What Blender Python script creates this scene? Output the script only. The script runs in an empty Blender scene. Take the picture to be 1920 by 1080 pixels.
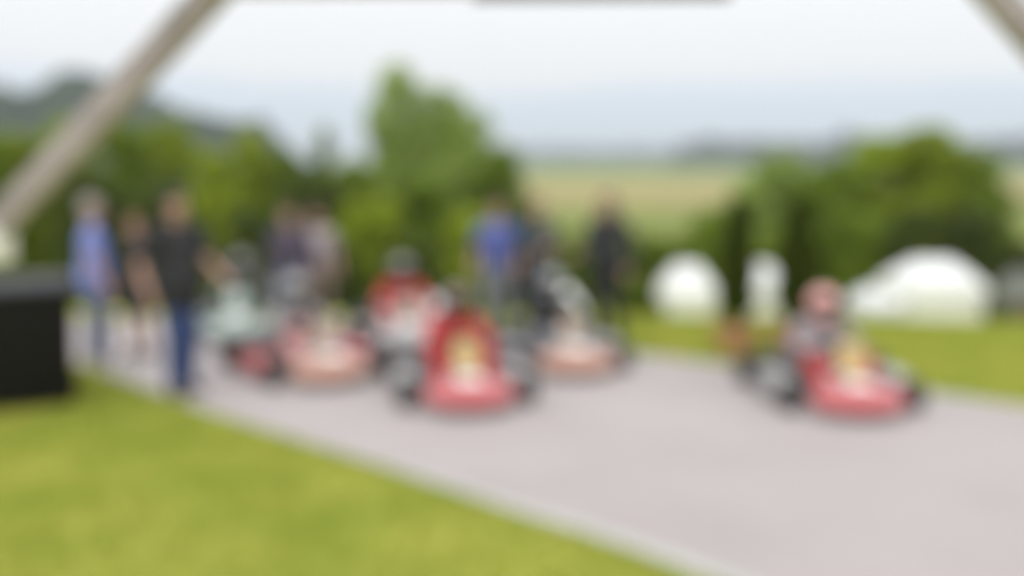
import bpy, bmesh, math, random
import numpy as np
from mathutils import Vector, Matrix, Euler
R = math.radians
random.seed(4); rng = np.random.default_rng(4)
sc = bpy.context.scene
COL = sc.collection

# ------------------------------------------------------------------ camera, sky, sun, exposure
CAM_H, FPX = 2.08, 35.0/36.0*1920.0
PITCH = math.atan(240.0/FPX)
cd = bpy.data.cameras.new('camera'); cam = bpy.data.objects.new('camera', cd); COL.objects.link(cam)
cam.location = (0, 0, CAM_H); cam.rotation_euler = (R(90)-PITCH, 0, 0)
cd.lens = 35; cd.sensor_width = 36; cd.clip_start = 0.05; cd.clip_end = 9000
cd.dof.use_dof = True; cd.dof.focus_distance = 0.5; cd.dof.aperture_fstop = 2.0   # a close-focused wide-open lens: the whole place lies out of focus
sc.camera = cam

SUN_EL, SUN_AZ = 56.0, 205.0      # azimuth clockwise from +Y: behind the camera, a little to the left
w = bpy.data.worlds.new('World'); sc.world = w; w.use_nodes = True
nt = w.node_tree; nt.nodes.clear()
def N(t, **k):
    n = nt.nodes.new(t)
    for a, b in k.items(): setattr(n, a, b)
    return n
out = N('ShaderNodeOutputWorld'); bg = N('ShaderNodeBackground'); mix = N('ShaderNodeMixRGB')
sky = N('ShaderNodeTexSky'); sky.sky_type = 'NISHITA'; sky.sun_disc = False
sky.sun_elevation = R(SUN_EL); sky.sun_rotation = R(SUN_AZ); sky.air_density = 1.0; sky.dust_density = 1.0
tc = N('ShaderNodeTexCoord'); sep = N('ShaderNodeSeparateXYZ'); noi = N('ShaderNodeTexNoise'); mp = N('ShaderNodeMapping')
mp.inputs['Scale'].default_value = (3.0, 3.0, 14.0)
noi.inputs['Scale'].default_value = 1.2; noi.inputs['Detail'].default_value = 4
ma = N('ShaderNodeMath', operation='MULTIPLY_ADD'); ma.inputs[1].default_value = 0.06; 
mr = N('ShaderNodeMapRange'); mr.interpolation_type = 'SMOOTHSTEP'
mr.inputs['From Min'].default_value = 0.088; mr.inputs['From Max'].default_value = 0.116
mr.inputs['To Min'].default_value = 0.0; mr.inputs['To Max'].default_value = 1.0
# the overcast deck brightens smoothly towards the zenith as overcast skies do
mr2 = N('ShaderNodeMapRange'); mr2.inputs['From Min'].default_value = 0.0; mr2.inputs['From Max'].default_value = 1.0
mr2.inputs['To Min'].default_value = 8.5; mr2.inputs['To Max'].default_value = 17.5
cl = N('ShaderNodeMixRGB'); cl.blend_type = 'MULTIPLY'; cl.inputs['Fac'].default_value = 1; cl.inputs['Color1'].default_value = (1.0, 1.02, 1.035, 1)
L = nt.links.new
L(tc.outputs['Generated'], sep.inputs[0]); L(tc.outputs['Generated'], mp.inputs['Vector']); L(mp.outputs[0], noi.inputs['Vector'])
L(noi.outputs['Fac'], ma.inputs[0]); L(sep.outputs['Z'], ma.inputs[2]); L(ma.outputs[0], mr.inputs['Value'])
L(sep.outputs['Z'], mr2.inputs['Value']); L(mr2.outputs[0], cl.inputs['Color2'])
ct = N('ShaderNodeMixRGB'); ct.inputs['Color1'].default_value = (.87, .97, 1.09, 1); ct.inputs['Color2'].default_value = (1.0, 1.02, 1.04, 1)   # pale blue air below the cloud deck
fc = N('ShaderNodeMath', operation='MULTIPLY_ADD'); fc.inputs[1].default_value = .16; fc.inputs[2].default_value = .84
L(mr.outputs[0], ct.inputs['Fac']); L(ct.outputs[0], cl.inputs['Color1']); L(mr.outputs[0], fc.inputs[0]); L(fc.outputs[0], mix.inputs['Fac']); L(sky.outputs[0], mix.inputs['Color1']); L(cl.outputs[0], mix.inputs['Color2'])
L(mix.outputs[0], bg.inputs['Color']); bg.inputs['Strength'].default_value = 0.10
L(bg.outputs[0], out.inputs['Surface'])

sd = bpy.data.lights.new('sun', 'SUN'); sd.energy = 1.5; sd.angle = R(14); sd.color = (1, .98, .95)
so = bpy.data.objects.new('sun', sd); COL.objects.link(so)
saz = R(SUN_AZ); sdir = Vector((math.sin(saz)*math.cos(R(SUN_EL)), math.cos(saz)*math.cos(R(SUN_EL)), math.sin(R(SUN_EL))))
so.rotation_euler = sdir.to_track_quat('Z', 'Y').to_euler(); so.location = (0, 0, 30)

sc.view_settings.view_transform = 'Standard'; sc.view_settings.look = 'None'
sc.view_settings.exposure = 0.0; sc.view_settings.gamma = 1.0; sc.view_settings.use_curve_mapping = False

# ------------------------------------------------------------------ helpers
def gx(px, Y):                                   # world x of photo column px at depth Y
    return (px-960)/FPX*Y*1.0
def gpt(px, py):                                 # ground point (z = 0) seen at a pixel
    c, s = math.cos(PITCH), math.sin(PITCH)
    v = (540-py)/FPX
    d = Vector(((px-960)/FPX, c+v*s, -s+v*c)); t = -CAM_H/d.z
    return Vector((d.x*t, d.y*t, 0))
def at(px, py, Y):
    c, s = math.cos(PITCH), math.sin(PITCH)
    v = (540-py)/FPX
    d = Vector(((px-960)/FPX, c+v*s, -s+v*c)); t = Y/d.y
    return Vector((d.x*t, Y, CAM_H+d.z*t))

MATS = {}
def mat(name, col, rough=.6, var=.12, scale=8.0, metal=0.0, bump=0.0, col2=None, trans=0.0, spec=.5, coat=0.0, rnd=0.0):
    if name in MATS: return MATS[name]
    m = bpy.data.materials.new(name); m.use_nodes = True; t = m.node_tree; b = t.nodes['Principled BSDF']
    b.inputs['Roughness'].default_value = rough; b.inputs['Metallic'].default_value = metal
    b.inputs['Specular IOR Level'].default_value = spec; b.inputs['Coat Weight'].default_value = coat
    tcn = t.nodes.new('ShaderNodeTexCoord'); no = t.nodes.new('ShaderNodeTexNoise')
    no.inputs['Scale'].default_value = scale; no.inputs['Detail'].default_value = 5; no.inputs['Roughness'].default_value = .6
    geo = t.nodes.new('ShaderNodeNewGeometry')
    t.links.new(geo.outputs['Position'], no.inputs['Vector'])
    rp = t.nodes.new('ShaderNodeMapRange'); rp.inputs['From Min'].default_value = .3; rp.inputs['From Max'].default_value = .7
    t.links.new(no.outputs['Fac'], rp.inputs['Value'])
    mx = t.nodes.new('ShaderNodeMixRGB')
    c = Vector(col); c2 = Vector(col2) if col2 else c*(1+var); c1 = c if col2 else c*(1-var)
    mx.inputs['Color1'].default_value = (*c1, 1); mx.inputs['Color2'].default_value = (*c2, 1)
    t.links.new(rp.outputs[0], mx.inputs['Fac'])
    last = mx.outputs[0]
    if rnd:
        oi = t.nodes.new('ShaderNodeObjectInfo'); hs = t.nodes.new('ShaderNodeHueSaturation')
        q = t.nodes.new('ShaderNodeMapRange'); q.inputs['To Min'].default_value = 1-rnd; q.inputs['To Max'].default_value = 1+rnd
        t.links.new(oi.outputs['Random'], q.inputs['Value']); t.links.new(q.outputs[0], hs.inputs['Value']); t.links.new(last, hs.inputs['Color']); last = hs.outputs[0]
    t.links.new(last, b.inputs['Base Color'])
    if bump:
        n2 = t.nodes.new('ShaderNodeTexNoise'); n2.inputs['Scale'].default_value = scale*12; n2.inputs['Detail'].default_value = 6
        t.links.new(geo.outputs['Position'], n2.inputs['Vector'])
        bp = t.nodes.new('ShaderNodeBump'); bp.inputs['Strength'].default_value = bump; bp.inputs['Distance'].default_value = .02
        t.links.new(n2.outputs['Fac'], bp.inputs['Height']); t.links.new(bp.outputs[0], b.inputs['Normal'])
    if trans:
        tr = t.nodes.new('ShaderNodeBsdfTranslucent'); ms = t.nodes.new('ShaderNodeMixShader'); ms.inputs[0].default_value = trans
        t.links.new(last, tr.inputs['Color']); o = t.nodes['Material Output']
        t.links.new(b.outputs[0], ms.inputs[1]); t.links.new(tr.outputs[0], ms.inputs[2]); t.links.new(ms.outputs[0], o.inputs['Surface'])
    MATS[name] = m; return m

def tag(o, label=None, cat=None, group=None, kind=None):
    if label: o['label'] = label
    if cat: o['category'] = cat
    if group: o['group'] = group
    if kind: o['kind'] = kind
    return o
def empty(name, loc=(0, 0, 0), rz=0.0):
    o = bpy.data.objects.new(name, None); COL.objects.link(o); o.empty_display_size = .2
    o.location = loc; o.rotation_euler = (0, 0, rz); return o
def link(name, me, m, parent=None):
    o = bpy.data.objects.new(name, me); COL.objects.link(o)
    if m is not None and not me.materials: me.materials.append(m)
    if parent is not None: o.parent = parent
    return o
def obj(name, bm, m, parent=None, smooth=True):
    me = bpy.data.meshes.new(name); bmesh.ops.recalc_face_normals(bm, faces=bm.faces); bm.to_mesh(me); bm.free()
    if smooth:
        for p in me.polygons: p.use_smooth = True
        me.set_sharp_from_angle(angle=R(38))
    return link(name, me, m, parent)
def frame_of(d):
    d = d.normalized(); u = Vector((0, 0, 1)) if abs(d.z) < .9 else Vector((1, 0, 0))
    a = d.cross(u).normalized(); return a, a.cross(d).normalized(), d
def bx(bm, c, s, rot=None, bev=0.0):
    v = bmesh.ops.create_cube(bm, size=1)['verts']
    M = Matrix.Translation(Vector(c)) @ ((rot if rot is not None else Matrix.Identity(3)).to_4x4()) @ Matrix.Diagonal((*s, 1))
    bmesh.ops.transform(bm, matrix=M, verts=v)
    if bev:
        es = list({e for x in v for e in x.link_edges}); bmesh.ops.bevel(bm, geom=es, offset=bev, segments=2, affect='EDGES', profile=.5)
def tube(bm, pts, rad, seg=10, cap=True):
    pts = [Vector(p) for p in pts]; rings = []
    rr = rad if isinstance(rad, (list, tuple)) else [rad]*len(pts)
    pa = None
    for i, p in enumerate(pts):
        d = (pts[min(i+1, len(pts)-1)]-pts[max(i-1, 0)]).normalized()
        if pa is None: a, b, _ = frame_of(d)
        else:
            a = (pa-d*pa.dot(d)).normalized(); b = a.cross(d)
        pa = a
        rings.append([bm.verts.new(p+(a*math.cos(t)+b*math.sin(t))*rr[i]) for t in [2*math.pi*k/seg for k in range(seg)]])
    for r0, r1 in zip(rings, rings[1:]):
        for k in range(seg): bm.faces.new((r0[k], r0[(k+1) % seg], r1[(k+1) % seg], r1[k]))
    if cap: bm.faces.new(rings[0]); bm.faces.new(rings[-1][::-1])
def lathe(bm, prof, seg=24, axis='Z', org=(0, 0, 0)):
    rings = []
    o = Vector(org)
    for r, h in prof:
        ring = []
        for k in range(seg):
            t = 2*math.pi*k/seg; a, b = r*math.cos(t), r*math.sin(t)
            ring.append(bm.verts.new(o+(Vector((a, b, h)) if axis == 'Z' else Vector((h, a, b)))))
        rings.append(ring)
    for r0, r1 in zip(rings, rings[1:]):
        for k in range(seg): bm.faces.new((r0[k], r0[(k+1) % seg], r1[(k+1) % seg], r1[k]))
    bm.faces.new(rings[0]); bm.faces.new(rings[-1])
def loft(bm, secs):
    rings = [[bm.verts.new(Vector(p)) for p in s] for s in secs]; n = len(rings[0])
    for r0, r1 in zip(rings, rings[1:]):
        for k in range(n): bm.faces.new((r0[k], r0[(k+1) % n], r1[(k+1) % n], r1[k]))
    bm.faces.new(rings[0]); bm.faces.new(rings[-1][::-1])
def ell(bm, c, r, rot=None, u=16, v=12):
    x = bmesh.ops.create_uvsphere(bm, u_segments=u, v_segments=v, radius=1)['verts']
    M = Matrix.Translation(Vector(c)) @ ((rot if rot is not None else Matrix.Identity(3)).to_4x4()) @ Matrix.Diagonal((*r, 1))
    bmesh.ops.transform(bm, matrix=M, verts=x)
def capsule(bm, p, q, r0, r1, seg=12):
    p, q = Vector(p), Vector(q)
    tube(bm, [p, q], [r0, r1], seg); ell(bm, p, (r0,)*3, None, seg, 8); ell(bm, q, (r1,)*3, None, seg, 8)
def fuse(bm, voxel, smooth=4):                  # joins overlapping shapes into one continuous surface
    me = bpy.data.meshes.new('tmp'); bmesh.ops.recalc_face_normals(bm, faces=bm.faces); bm.to_mesh(me); bm.free()
    o = bpy.data.objects.new('tmp', me); COL.objects.link(o)
    rm = o.modifiers.new('r', 'REMESH'); rm.mode = 'VOXEL'; rm.voxel_size = voxel
    sm = o.modifiers.new('s', 'SMOOTH'); sm.factor = .5; sm.iterations = smooth
    dg = bpy.context.evaluated_depsgraph_get()
    res = bpy.data.meshes.new_from_object(o.evaluated_get(dg))
    bpy.data.objects.remove(o); bpy.data.meshes.remove(me)
    for p in res.polygons: p.use_smooth = True
    return res
def npmesh(name, V, F, m, parent=None, smooth=False):
    me = bpy.data.meshes.new(name); V = np.asarray(V, dtype=np.float32); F = np.asarray(F, dtype=np.int32)
    k = F.shape[1]
    me.vertices.add(len(V)); me.vertices.foreach_set('co', V.ravel())
    me.loops.add(F.size); me.loops.foreach_set('vertex_index', F.ravel())
    me.polygons.add(len(F)); me.polygons.foreach_set('loop_start', np.arange(0, F.size, k, dtype=np.int32))
    me.polygons.foreach_set('loop_total', np.full(len(F), k, dtype=np.int32))
    if smooth: me.polygons.foreach_set('use_smooth', np.ones(len(F), dtype=bool))
    me.update(calc_edges=True); me.validate()
    return link(name, me, m, parent)
def noise2(x, y, s=1.0, seed=0):                # cheap smooth value noise, vectorised
    x = np.asarray(x)*s; y = np.asarray(y)*s; xi = np.floor(x).astype(int); yi = np.floor(y).astype(int); fx = x-xi; fy = y-yi
    h = lambda a, b: np.modf(np.abs(np.sin(a*127.1+b*311.7+seed*74.7)*43758.5453))[0]
    fx = fx*fx*(3-2*fx); fy = fy*fy*(3-2*fy)
    return (h(xi, yi)*(1-fx)+h(xi+1, yi)*fx)*(1-fy)+(h(xi, yi+1)*(1-fx)+h(xi+1, yi+1)*fx)*fy

# ------------------------------------------------------------------ materials
M_lawn = mat('lawn', (.260, .320, .033), .9, scale=1.3, col2=(.42, .41, .075), bump=.5)
M_blade = mat('grass_blade', (.28, .345, .034), .7, scale=1.3, col2=(.44, .44, .075), trans=.3)
M_valley = mat('valley_meadow', (.125, .150, .010), .9, scale=.05, col2=(.155, .18, .014))
M_wheat = mat('ripe_wheat', (.25, .21, .065), .9, scale=.03, col2=(.29, .24, .08))
M_green = mat('green_crop', (.125, .175, .020), .9, scale=.03, col2=(.15, .20, .025))
M_asph = mat('pale_asphalt', (.318, .282, .274), .85, scale=.7, col2=(.372, .334, .326), bump=.25)
M_line = mat('line_paint', (.43, .43, .39), .7, var=.08, scale=6)
M_wood = mat('weathered_wood', (.36, .31, .325), .8, var=.2, scale=14, bump=.3)
M_wood2 = mat('dark_wood', (.11, .09, .08), .8, var=.2, scale=14, bump=.3)
M_white = mat('white_paint', (.75, .73, .70), .5, var=.05)
M_black = mat('black_plastic', (.007, .006, .006), .6, var=.2, spec=.2)
M_lid = mat('dark_grey_plastic', (.025, .025, .03), .6, var=.1)
M_tyre = mat('tyre_rubber', (.030, .027, .026), .8, var=.2, scale=30)
M_rimb = mat('bronze_rim', (.30, .20, .13), .35, metal=.8)
M_steel = mat('steel', (.42, .42, .42), .35, metal=.9)
M_frame = mat('chassis_grey', (.25, .25, .26), .4, metal=.6)
M_seat = mat('black_seat', (.04, .04, .045), .5)
M_red = mat('red_bodywork', (.46, .10, .105), .35, var=.06, coat=.3)
M_orange = mat('orange_bodywork', (.42, .22, .16), .35, var=.06, coat=.3)
M_mint = mat('mint_bodywork', (.31, .37, .33), .35, var=.06, coat=.3)
M_grey = mat('light_grey_bodywork', (.33, .32, .32), .4, var=.06, coat=.2)
M_brown = mat('brown_bodywork', (.22, .16, .13), .4, var=.06, coat=.2)
M_yellow = mat('yellow_panel', (.46, .33, .13), .5, var=.05)
M_beige = mat('beige_panel', (.33, .255, .20), .5, var=.05)
M_skin = mat('skin', (.46, .27, .20), .5, var=.06)
M_eye = mat('eye', (.05, .04, .04), .2)
M_lip = mat('lips', (.36, .15, .13), .45)
M_terra = mat('terracotta', (.50, .27, .12), .8, var=.12, bump=.2)
M_terra2 = mat('red_terracotta', (.44, .20, .10), .8, var=.12, bump=.2)
M_soil = mat('potting_soil', (.05, .035, .025), .95)
M_tent = mat('white_canvas', (.83, .83, .86), .7, var=.03, trans=.2)
M_tentg = mat('grey_canvas', (.17, .175, .155), .7, var=.05, trans=.2)
M_tarp = mat('brown_tarpaulin', (.16, .115, .075), .7, var=.1)
M_bark = mat('bark', (.10, .08, .06), .9, var=.25, bump=.5)
M_lf = [mat('leaf_fresh', (.225, .31, .015), .6, scale=.9, col2=(.40, .475, .028), trans=.4, rnd=.14, spec=.2),
        mat('leaf_mid', (.125, .195, .014), .6, scale=.9, col2=(.24, .32, .024), trans=.4, rnd=.14, spec=.2),
        mat('leaf_deep', (.055, .085, .010), .6, scale=.9, col2=(.11, .145, .018), trans=.35, rnd=.14, spec=.2),
        mat('leaf_silver', (.25, .345, .065), .6, scale=.7, col2=(.38, .48, .11), trans=.4, rnd=.08, spec=.2)]
M_thuja = mat('thuja_green', (.065, .092, .010), .7, var=.25, scale=10, trans=.15, spec=.2)
M_forest = mat('far_forest', (.022, .034, .022), .9, scale=.03, col2=(.035, .05, .028))

# ------------------------------------------------------------------ ground, track, fields, far hills
VAL = -4.0
def zt(x, y):
    t = np.clip((np.asarray(y, dtype=float)-12.85+.11*np.asarray(x).clip(-9, 9))/11.5, 0, 1); t = t*t*(3-2*t)
    return VAL*t + np.where(np.asarray(y) < 14, 0, 0)
ys = np.concatenate([np.linspace(-14, 12, 27), np.linspace(12.5, 26, 28), np.linspace(28, 60, 12), np.geomspace(70, 4200, 30)])
xs = np.concatenate([-np.geomspace(40, 3900, 16)[::-1], np.linspace(-36, 36, 49), np.geomspace(40, 3900, 16)])
gxx, gyy = np.meshgrid(xs, ys); zz = zt(gxx, gyy)
V = np.stack([gxx, gyy, zz], -1).reshape(-1, 3); nx = len(xs)
ii = np.arange(len(ys)-1)[:, None]*nx+np.arange(nx-1)[None, :]
F = np.stack([ii, ii+1, ii+1+nx, ii+nx], -1).reshape(-1, 4)
g = npmesh('ground', V, F, M_lawn, smooth=True); tag(g, kind='structure')

def sheet(name, poly, z, m):
    bm = bmesh.new(); f = bm.faces.new([bm.verts.new((p[0], p[1], z)) for p in poly]); bmesh.ops.triangulate(bm, faces=[f])
    o = obj(name, bm, m, smooth=False); return tag(o, kind='structure')
sheet('meadow', [(-3800, 40), (3800, 40), (3800, 4150), (-3800, 4150)], VAL+.004, M_valley)
sheet('wheat_field', [(-30, 138), (34, 134), (62, 142), (110, 172), (900, 300), (900, 350), (-250, 330)], VAL+.03, M_wheat)
sheet('green_field', [(-600, 334), (1700, 372), (1700, 2300), (-600, 2300)], VAL+.03, M_green)

edge_px = [(-60, 590), (-20, 610), (60, 645), (150, 684), (280, 733), (370, 768), (500, 808), (600, 840), (750, 889), (850, 924), (960, 962), (1160, 1027), (1300, 1080)]
near_edge = [gpt(*p) for p in edge_px]
e1, e2 = near_edge[-2], near_edge[-1]; dirn = (e2-e1).normalized()
near_edge += [e2+dirn*1.2, e2+dirn*2.6+Vector((.25, .1, 0)), e2+dirn*6+Vector((.9, .3, 0))]
far_px = [(2300, 790), (2100, 776), (1920, 762), (1760, 738), (1600, 716), (1410, 690), (1280, 674), (1200, 664)]
far_edge = [gpt(*p) for p in far_px] + [Vector((.7, 11.3, 0)), Vector((-.2, 12.1, 0)), Vector((-1.5, 12.75, 0)), Vector((-4, 12.95, 0)), Vector((-8, 13.0, 0))]
def ribbon(name, line, w0, w1, z, m):
    bm = bmesh.new(); vs = []
    for i, p in enumerate(line):
        d = (line[min(i+1, len(line)-1)]-line[max(i-1, 0)]).normalized(); n = Vector((-d.y, d.x, 0))
        vs.append((bm.verts.new(p+n*w0+Vector((0, 0, z))), bm.verts.new(p+n*(w0+(w1-w0)*min(1, .12+.2*i))+Vector((0, 0, z)))))
    for a, b in zip(vs, vs[1:]): bm.faces.new((a[0], b[0], b[1], a[1]))
    return tag(obj(name, bm, m, smooth=False), kind='structure')
sheet('track', [tuple(p) for p in near_edge]+[(9, -2, 0), (12, 4, 0)]+[tuple(p) for p in far_edge]+[(-11, 12.9, 0)], .006, M_asph)
ribbon('edge_line', near_edge[7:], .03, .135, .012, M_line)

# grass blades on the lawn in front and on the far verge
def inside(px_, py_, poly):
    n = len(poly); r = np.zeros(len(px_), bool); j = n-1
    for i in range(n):
        xi, yi, xj, yj = poly[i][0], poly[i][1], poly[j][0], poly[j][1]
        c = ((yi > py_) != (yj > py_)) & (px_ < (xj-xi)*(py_-yi)/(yj-yi+1e-12)+xi); r ^= c; j = i
    return r
tpoly = [tuple(p) for p in near_edge]+[(9, -2, 0), (12, 4, 0)]+[tuple(p) for p in far_edge]+[(-11, 12.9, 0)]
def blades(n, x0, x1, y0, y1, hh):
    x = rng.uniform(x0, x1, n); y = rng.uniform(y0, y1, n)
    k = ~inside(x, y, tpoly) & (np.abs(x) < .62*y+.6); x, y = x[k], y[k]; n = len(x); z = zt(x, y)
    a = rng.uniform(0, 6.283, n); h = hh*rng.uniform(.5, 1.25, n); wd = rng.uniform(.004, .008, n); ln = rng.normal(0, .45, (n, 2))
    ca, sa = np.cos(a)*wd, np.sin(a)*wd
    A = np.stack([x-ca, y-sa, z-.003], -1); B = np.stack([x+ca, y+sa, z-.003], -1); T = np.stack([x+ln[:, 0]*h, y+ln[:, 1]*h, z+h], -1)
    return np.stack([A, B, T], 1).reshape(-1, 3)
Vb = np.concatenate([blades(150000, -5.5, 2.0, 3.2, 10.0, .045), blades(150000, -2, 8.6, 7.6, 14.5, .055)])
o = npmesh('lawn_grass', Vb, np.arange(len(Vb)).reshape(-1, 3), M_blade); tag(o, 'short yellow green grass of the lawn beside the track', 'grass', kind='stuff')

# far hill with forest (left) and far lines of woods, each one mass
def ridge(name, prof, Y, depth, base, m, bump, label, n=160):
    px = np.array([p[0] for p in prof], float); py = np.array([p[1] for p in prof], float)
    u = np.linspace(px[0], px[-1], n); top = np.interp(u, px, py)
    tx = (u-960)/FPX*Y; tz = CAM_H+(300-top)/FPX*Y
    rows = []; K = 16
    for k in range(K+1):
        t = k/K; s = math.sin(t*math.pi)**.7; yy = Y-depth*.5+depth*t
        hgt = (tz-base)*s + bump*(noise2(tx, np.full(n, yy), 1/(bump*1.6), 3)-.5)*2*s
        rows.append(np.stack([tx+bump*.4*(noise2(tx, np.full(n, yy), .1, 5)-.5), np.full(n, yy)+bump*(noise2(tx, np.full(n, yy), .07, 8)-.5), base-.5+hgt], -1))
    V = np.concatenate(rows); ii = np.arange(K)[:, None]*n+np.arange(n-1)[None, :]
    F = np.stack([ii, ii+1, ii+1+n, ii+n], -1).reshape(-1, 4)
    return npmesh(name, V, F, m)
def woods(name, prof, Y, depth, base, bump, label, leaves, size, kind='stuff'):
    root = ridge(name, prof, Y, depth, base, M_forest, bump, label)
    tag(root, label, 'woods', kind=kind)
    return root
woods('forest_hill', [(-700, 110), (-300, 125), (0, 178), (90, 178), (150, 158), (200, 155), (260, 168), (330, 200), (400, 216), (455, 222), (490, 246), (520, 280), (550, 300)], 300, 110, VAL, 5, 'dark wooded hill behind the left hedge trees', 0, 0)
woods('far_treeline', [(1255, 298), (1275, 268), (1320, 262), (1360, 266), (1420, 262), (1480, 266), (1560, 264), (1585, 240), (1610, 262), (1700, 262), (1800, 264), (1860, 262), (1920, 256), (2100, 262), (2300, 285)], 1150, 60, VAL, 5, 'hazy blue line of woods across the valley on the right', 0, 0)
woods('distant_treeline', [(880, 290), (960, 282), (1040, 279), (1120, 281), (1180, 279), (1290, 284), (1400, 290)], 2100, 90, VAL, 5, 'palest most distant line of woods beyond the wheat field', 0, 0)

# ------------------------------------------------------------------ haze in the valley air
bm = bmesh.new(); bx(bm, (0, 2060, 30), (8400, 4440, 72)); hz = obj('haze', bm, None, smooth=False); tag(hz, 'pale haze in the valley air', 'haze', kind='stuff')
hm = bpy.data.materials.new('haze'); hm.use_nodes = True; t = hm.node_tree; t.nodes.clear()
ho = t.nodes.new('ShaderNodeOutputMaterial'); pv = t.nodes.new('ShaderNodeVolumePrincipled')
pv.inputs['Color'].default_value = (.88, .95, 1, 1); pv.inputs['Density'].default_value = .00034; pv.inputs['Anisotropy'].default_value = .2
t.links.new(pv.outputs[0], ho.inputs['Volume']); hz.data.materials.append(hm)

# ------------------------------------------------------------------ trees
def crown_mesh(name, seed, nl, lobes, leaf, m, squash=1.0, aspect=1.0):
    """leaf clumps spread through a crown of unit height and about unit width, base at z = 0"""
    r = np.random.default_rng(seed); P = []; Nn = []; C = []; AS = 2.2      # AS: usual height over width of the trees
    for k in range(lobes):
        h = r.uniform(.08, .90); w_ = .43*max(.05, 1-abs((h-.46)/.56)**2.6)**.5*squash
        a = r.uniform(0, 6.283); s = r.uniform(.13, .22); rad = max(0, w_-s*.75)*r.uniform(.55, 1.05)
        C.append((rad*math.cos(a), rad*math.sin(a), min(h, .97-s/AS), s))
    C.append((0, 0, .86, .20)); C.append((.05, .02, .68, .30)); C.append((.03, .02, .5, .36*squash)); C.append((-.02, 0, .25, .34*squash))
    tot = sum(c[3]**2 for c in C)
    for c in C:
        n = int(nl*c[3]**2/tot); d = r.normal(size=(n, 3)); d /= np.linalg.norm(d, axis=1)[:, None]
        q = r.uniform(.35, 1.12, n)**.5
        P.append(np.array(c[:3])+d*(c[3]*q)[:, None]*np.array([1, 1, 1/AS])); Nn.append(d)
    P = np.concatenate(P); Nn = np.concatenate(Nn); n = len(P)
    Nn = Nn+r.normal(0, .55, (n, 3))+np.array([0, 0, .35]); Nn /= np.linalg.norm(Nn, axis=1)[:, None]
    a = np.cross(Nn, r.normal(size=(n, 3))); a /= np.linalg.norm(a, axis=1)[:, None]; b = np.cross(Nn, a)
    s = leaf*r.uniform(.6, 1.3, n)[:, None]; z = np.array([1, 1, 1/AS])
    V = np.stack([P-a*s*z, P-b*s*.6*z+Nn*s*.15*z, P+a*s*z, P+b*s*.6*z+Nn*s*.15*z], 1).reshape(-1, 3)
    me_o = npmesh(name, V, np.arange(n*4).reshape(-1, 4), m); me = me_o.data; bpy.data.objects.remove(me_o); return me
def trunk_mesh(seed, h=.45, r0=.022):
    r = random.Random(seed); bm = bmesh.new()
    p = [Vector((0, 0, -.03))]; rr = [r0*1.4]
    for k in range(1, 7): p.append(p[-1]+Vector((r.uniform(-.012, .012), r.uniform(-.012, .012), (h+.3)/6))); rr.append(r0*(1-.13*k))
    tube(bm, p, rr, 8)
    me = bpy.data.meshes.new('trunk'); bm.to_mesh(me); bm.free(); me.materials.append(M_bark)
    bl = bmesh.new()
    for k in range(7):
        a = r.uniform(0, 6.28); q = p[2+k % 4]; l = r.uniform(.16, .30)
        tube(bl, [q, q+Vector((math.cos(a)*l*.5, math.sin(a)*l*.5, l*.45)), q+Vector((math.cos(a)*l, math.sin(a)*l, l*1.0))], [r0*.5, r0*.33, r0*.12], 6)
    mb = bpy.data.meshes.new('branches'); bl.to_mesh(mb); bl.free(); mb.materials.append(M_bark)
    return me, mb
CR = {}
def crown_variant(kind, v):
    if (kind, v) not in CR:
        sq = {0: 1.05, 1: 1.0, 2: 1.1, 3: .95}[kind]
        CR[(kind, v)] = (crown_mesh('crown', 11*kind+v*3+1, 9000, 24, .034, M_lf[kind], sq), *trunk_mesh(kind*7+v))
    return CR[(kind, v)]
def tree(name, px, top, halfw, Y, kind, v, label, cat='tree', group=None, base=None):
    x = gx(px, Y); zb = float(zt(x, Y)) if base is None else base
    zt_ = at(px, top, Y).z; H = (zt_-zb)/.97; W = 2*halfw/FPX*Y/.92
    r = empty(name, (x, Y, zb), random.uniform(0, 6.28)); tag(r, label, cat, group)
    c, tr, br = crown_variant(kind, v)
    for nm, me in (('trunk', tr), ('branches', br), ('crown', c)):
        o = link(nm, me, None, r); o.scale = (W, W, H)
    return r
GL, GR = 'trees of the hedge behind the karts', 'bushes and trees on the right beyond the verge'
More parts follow.
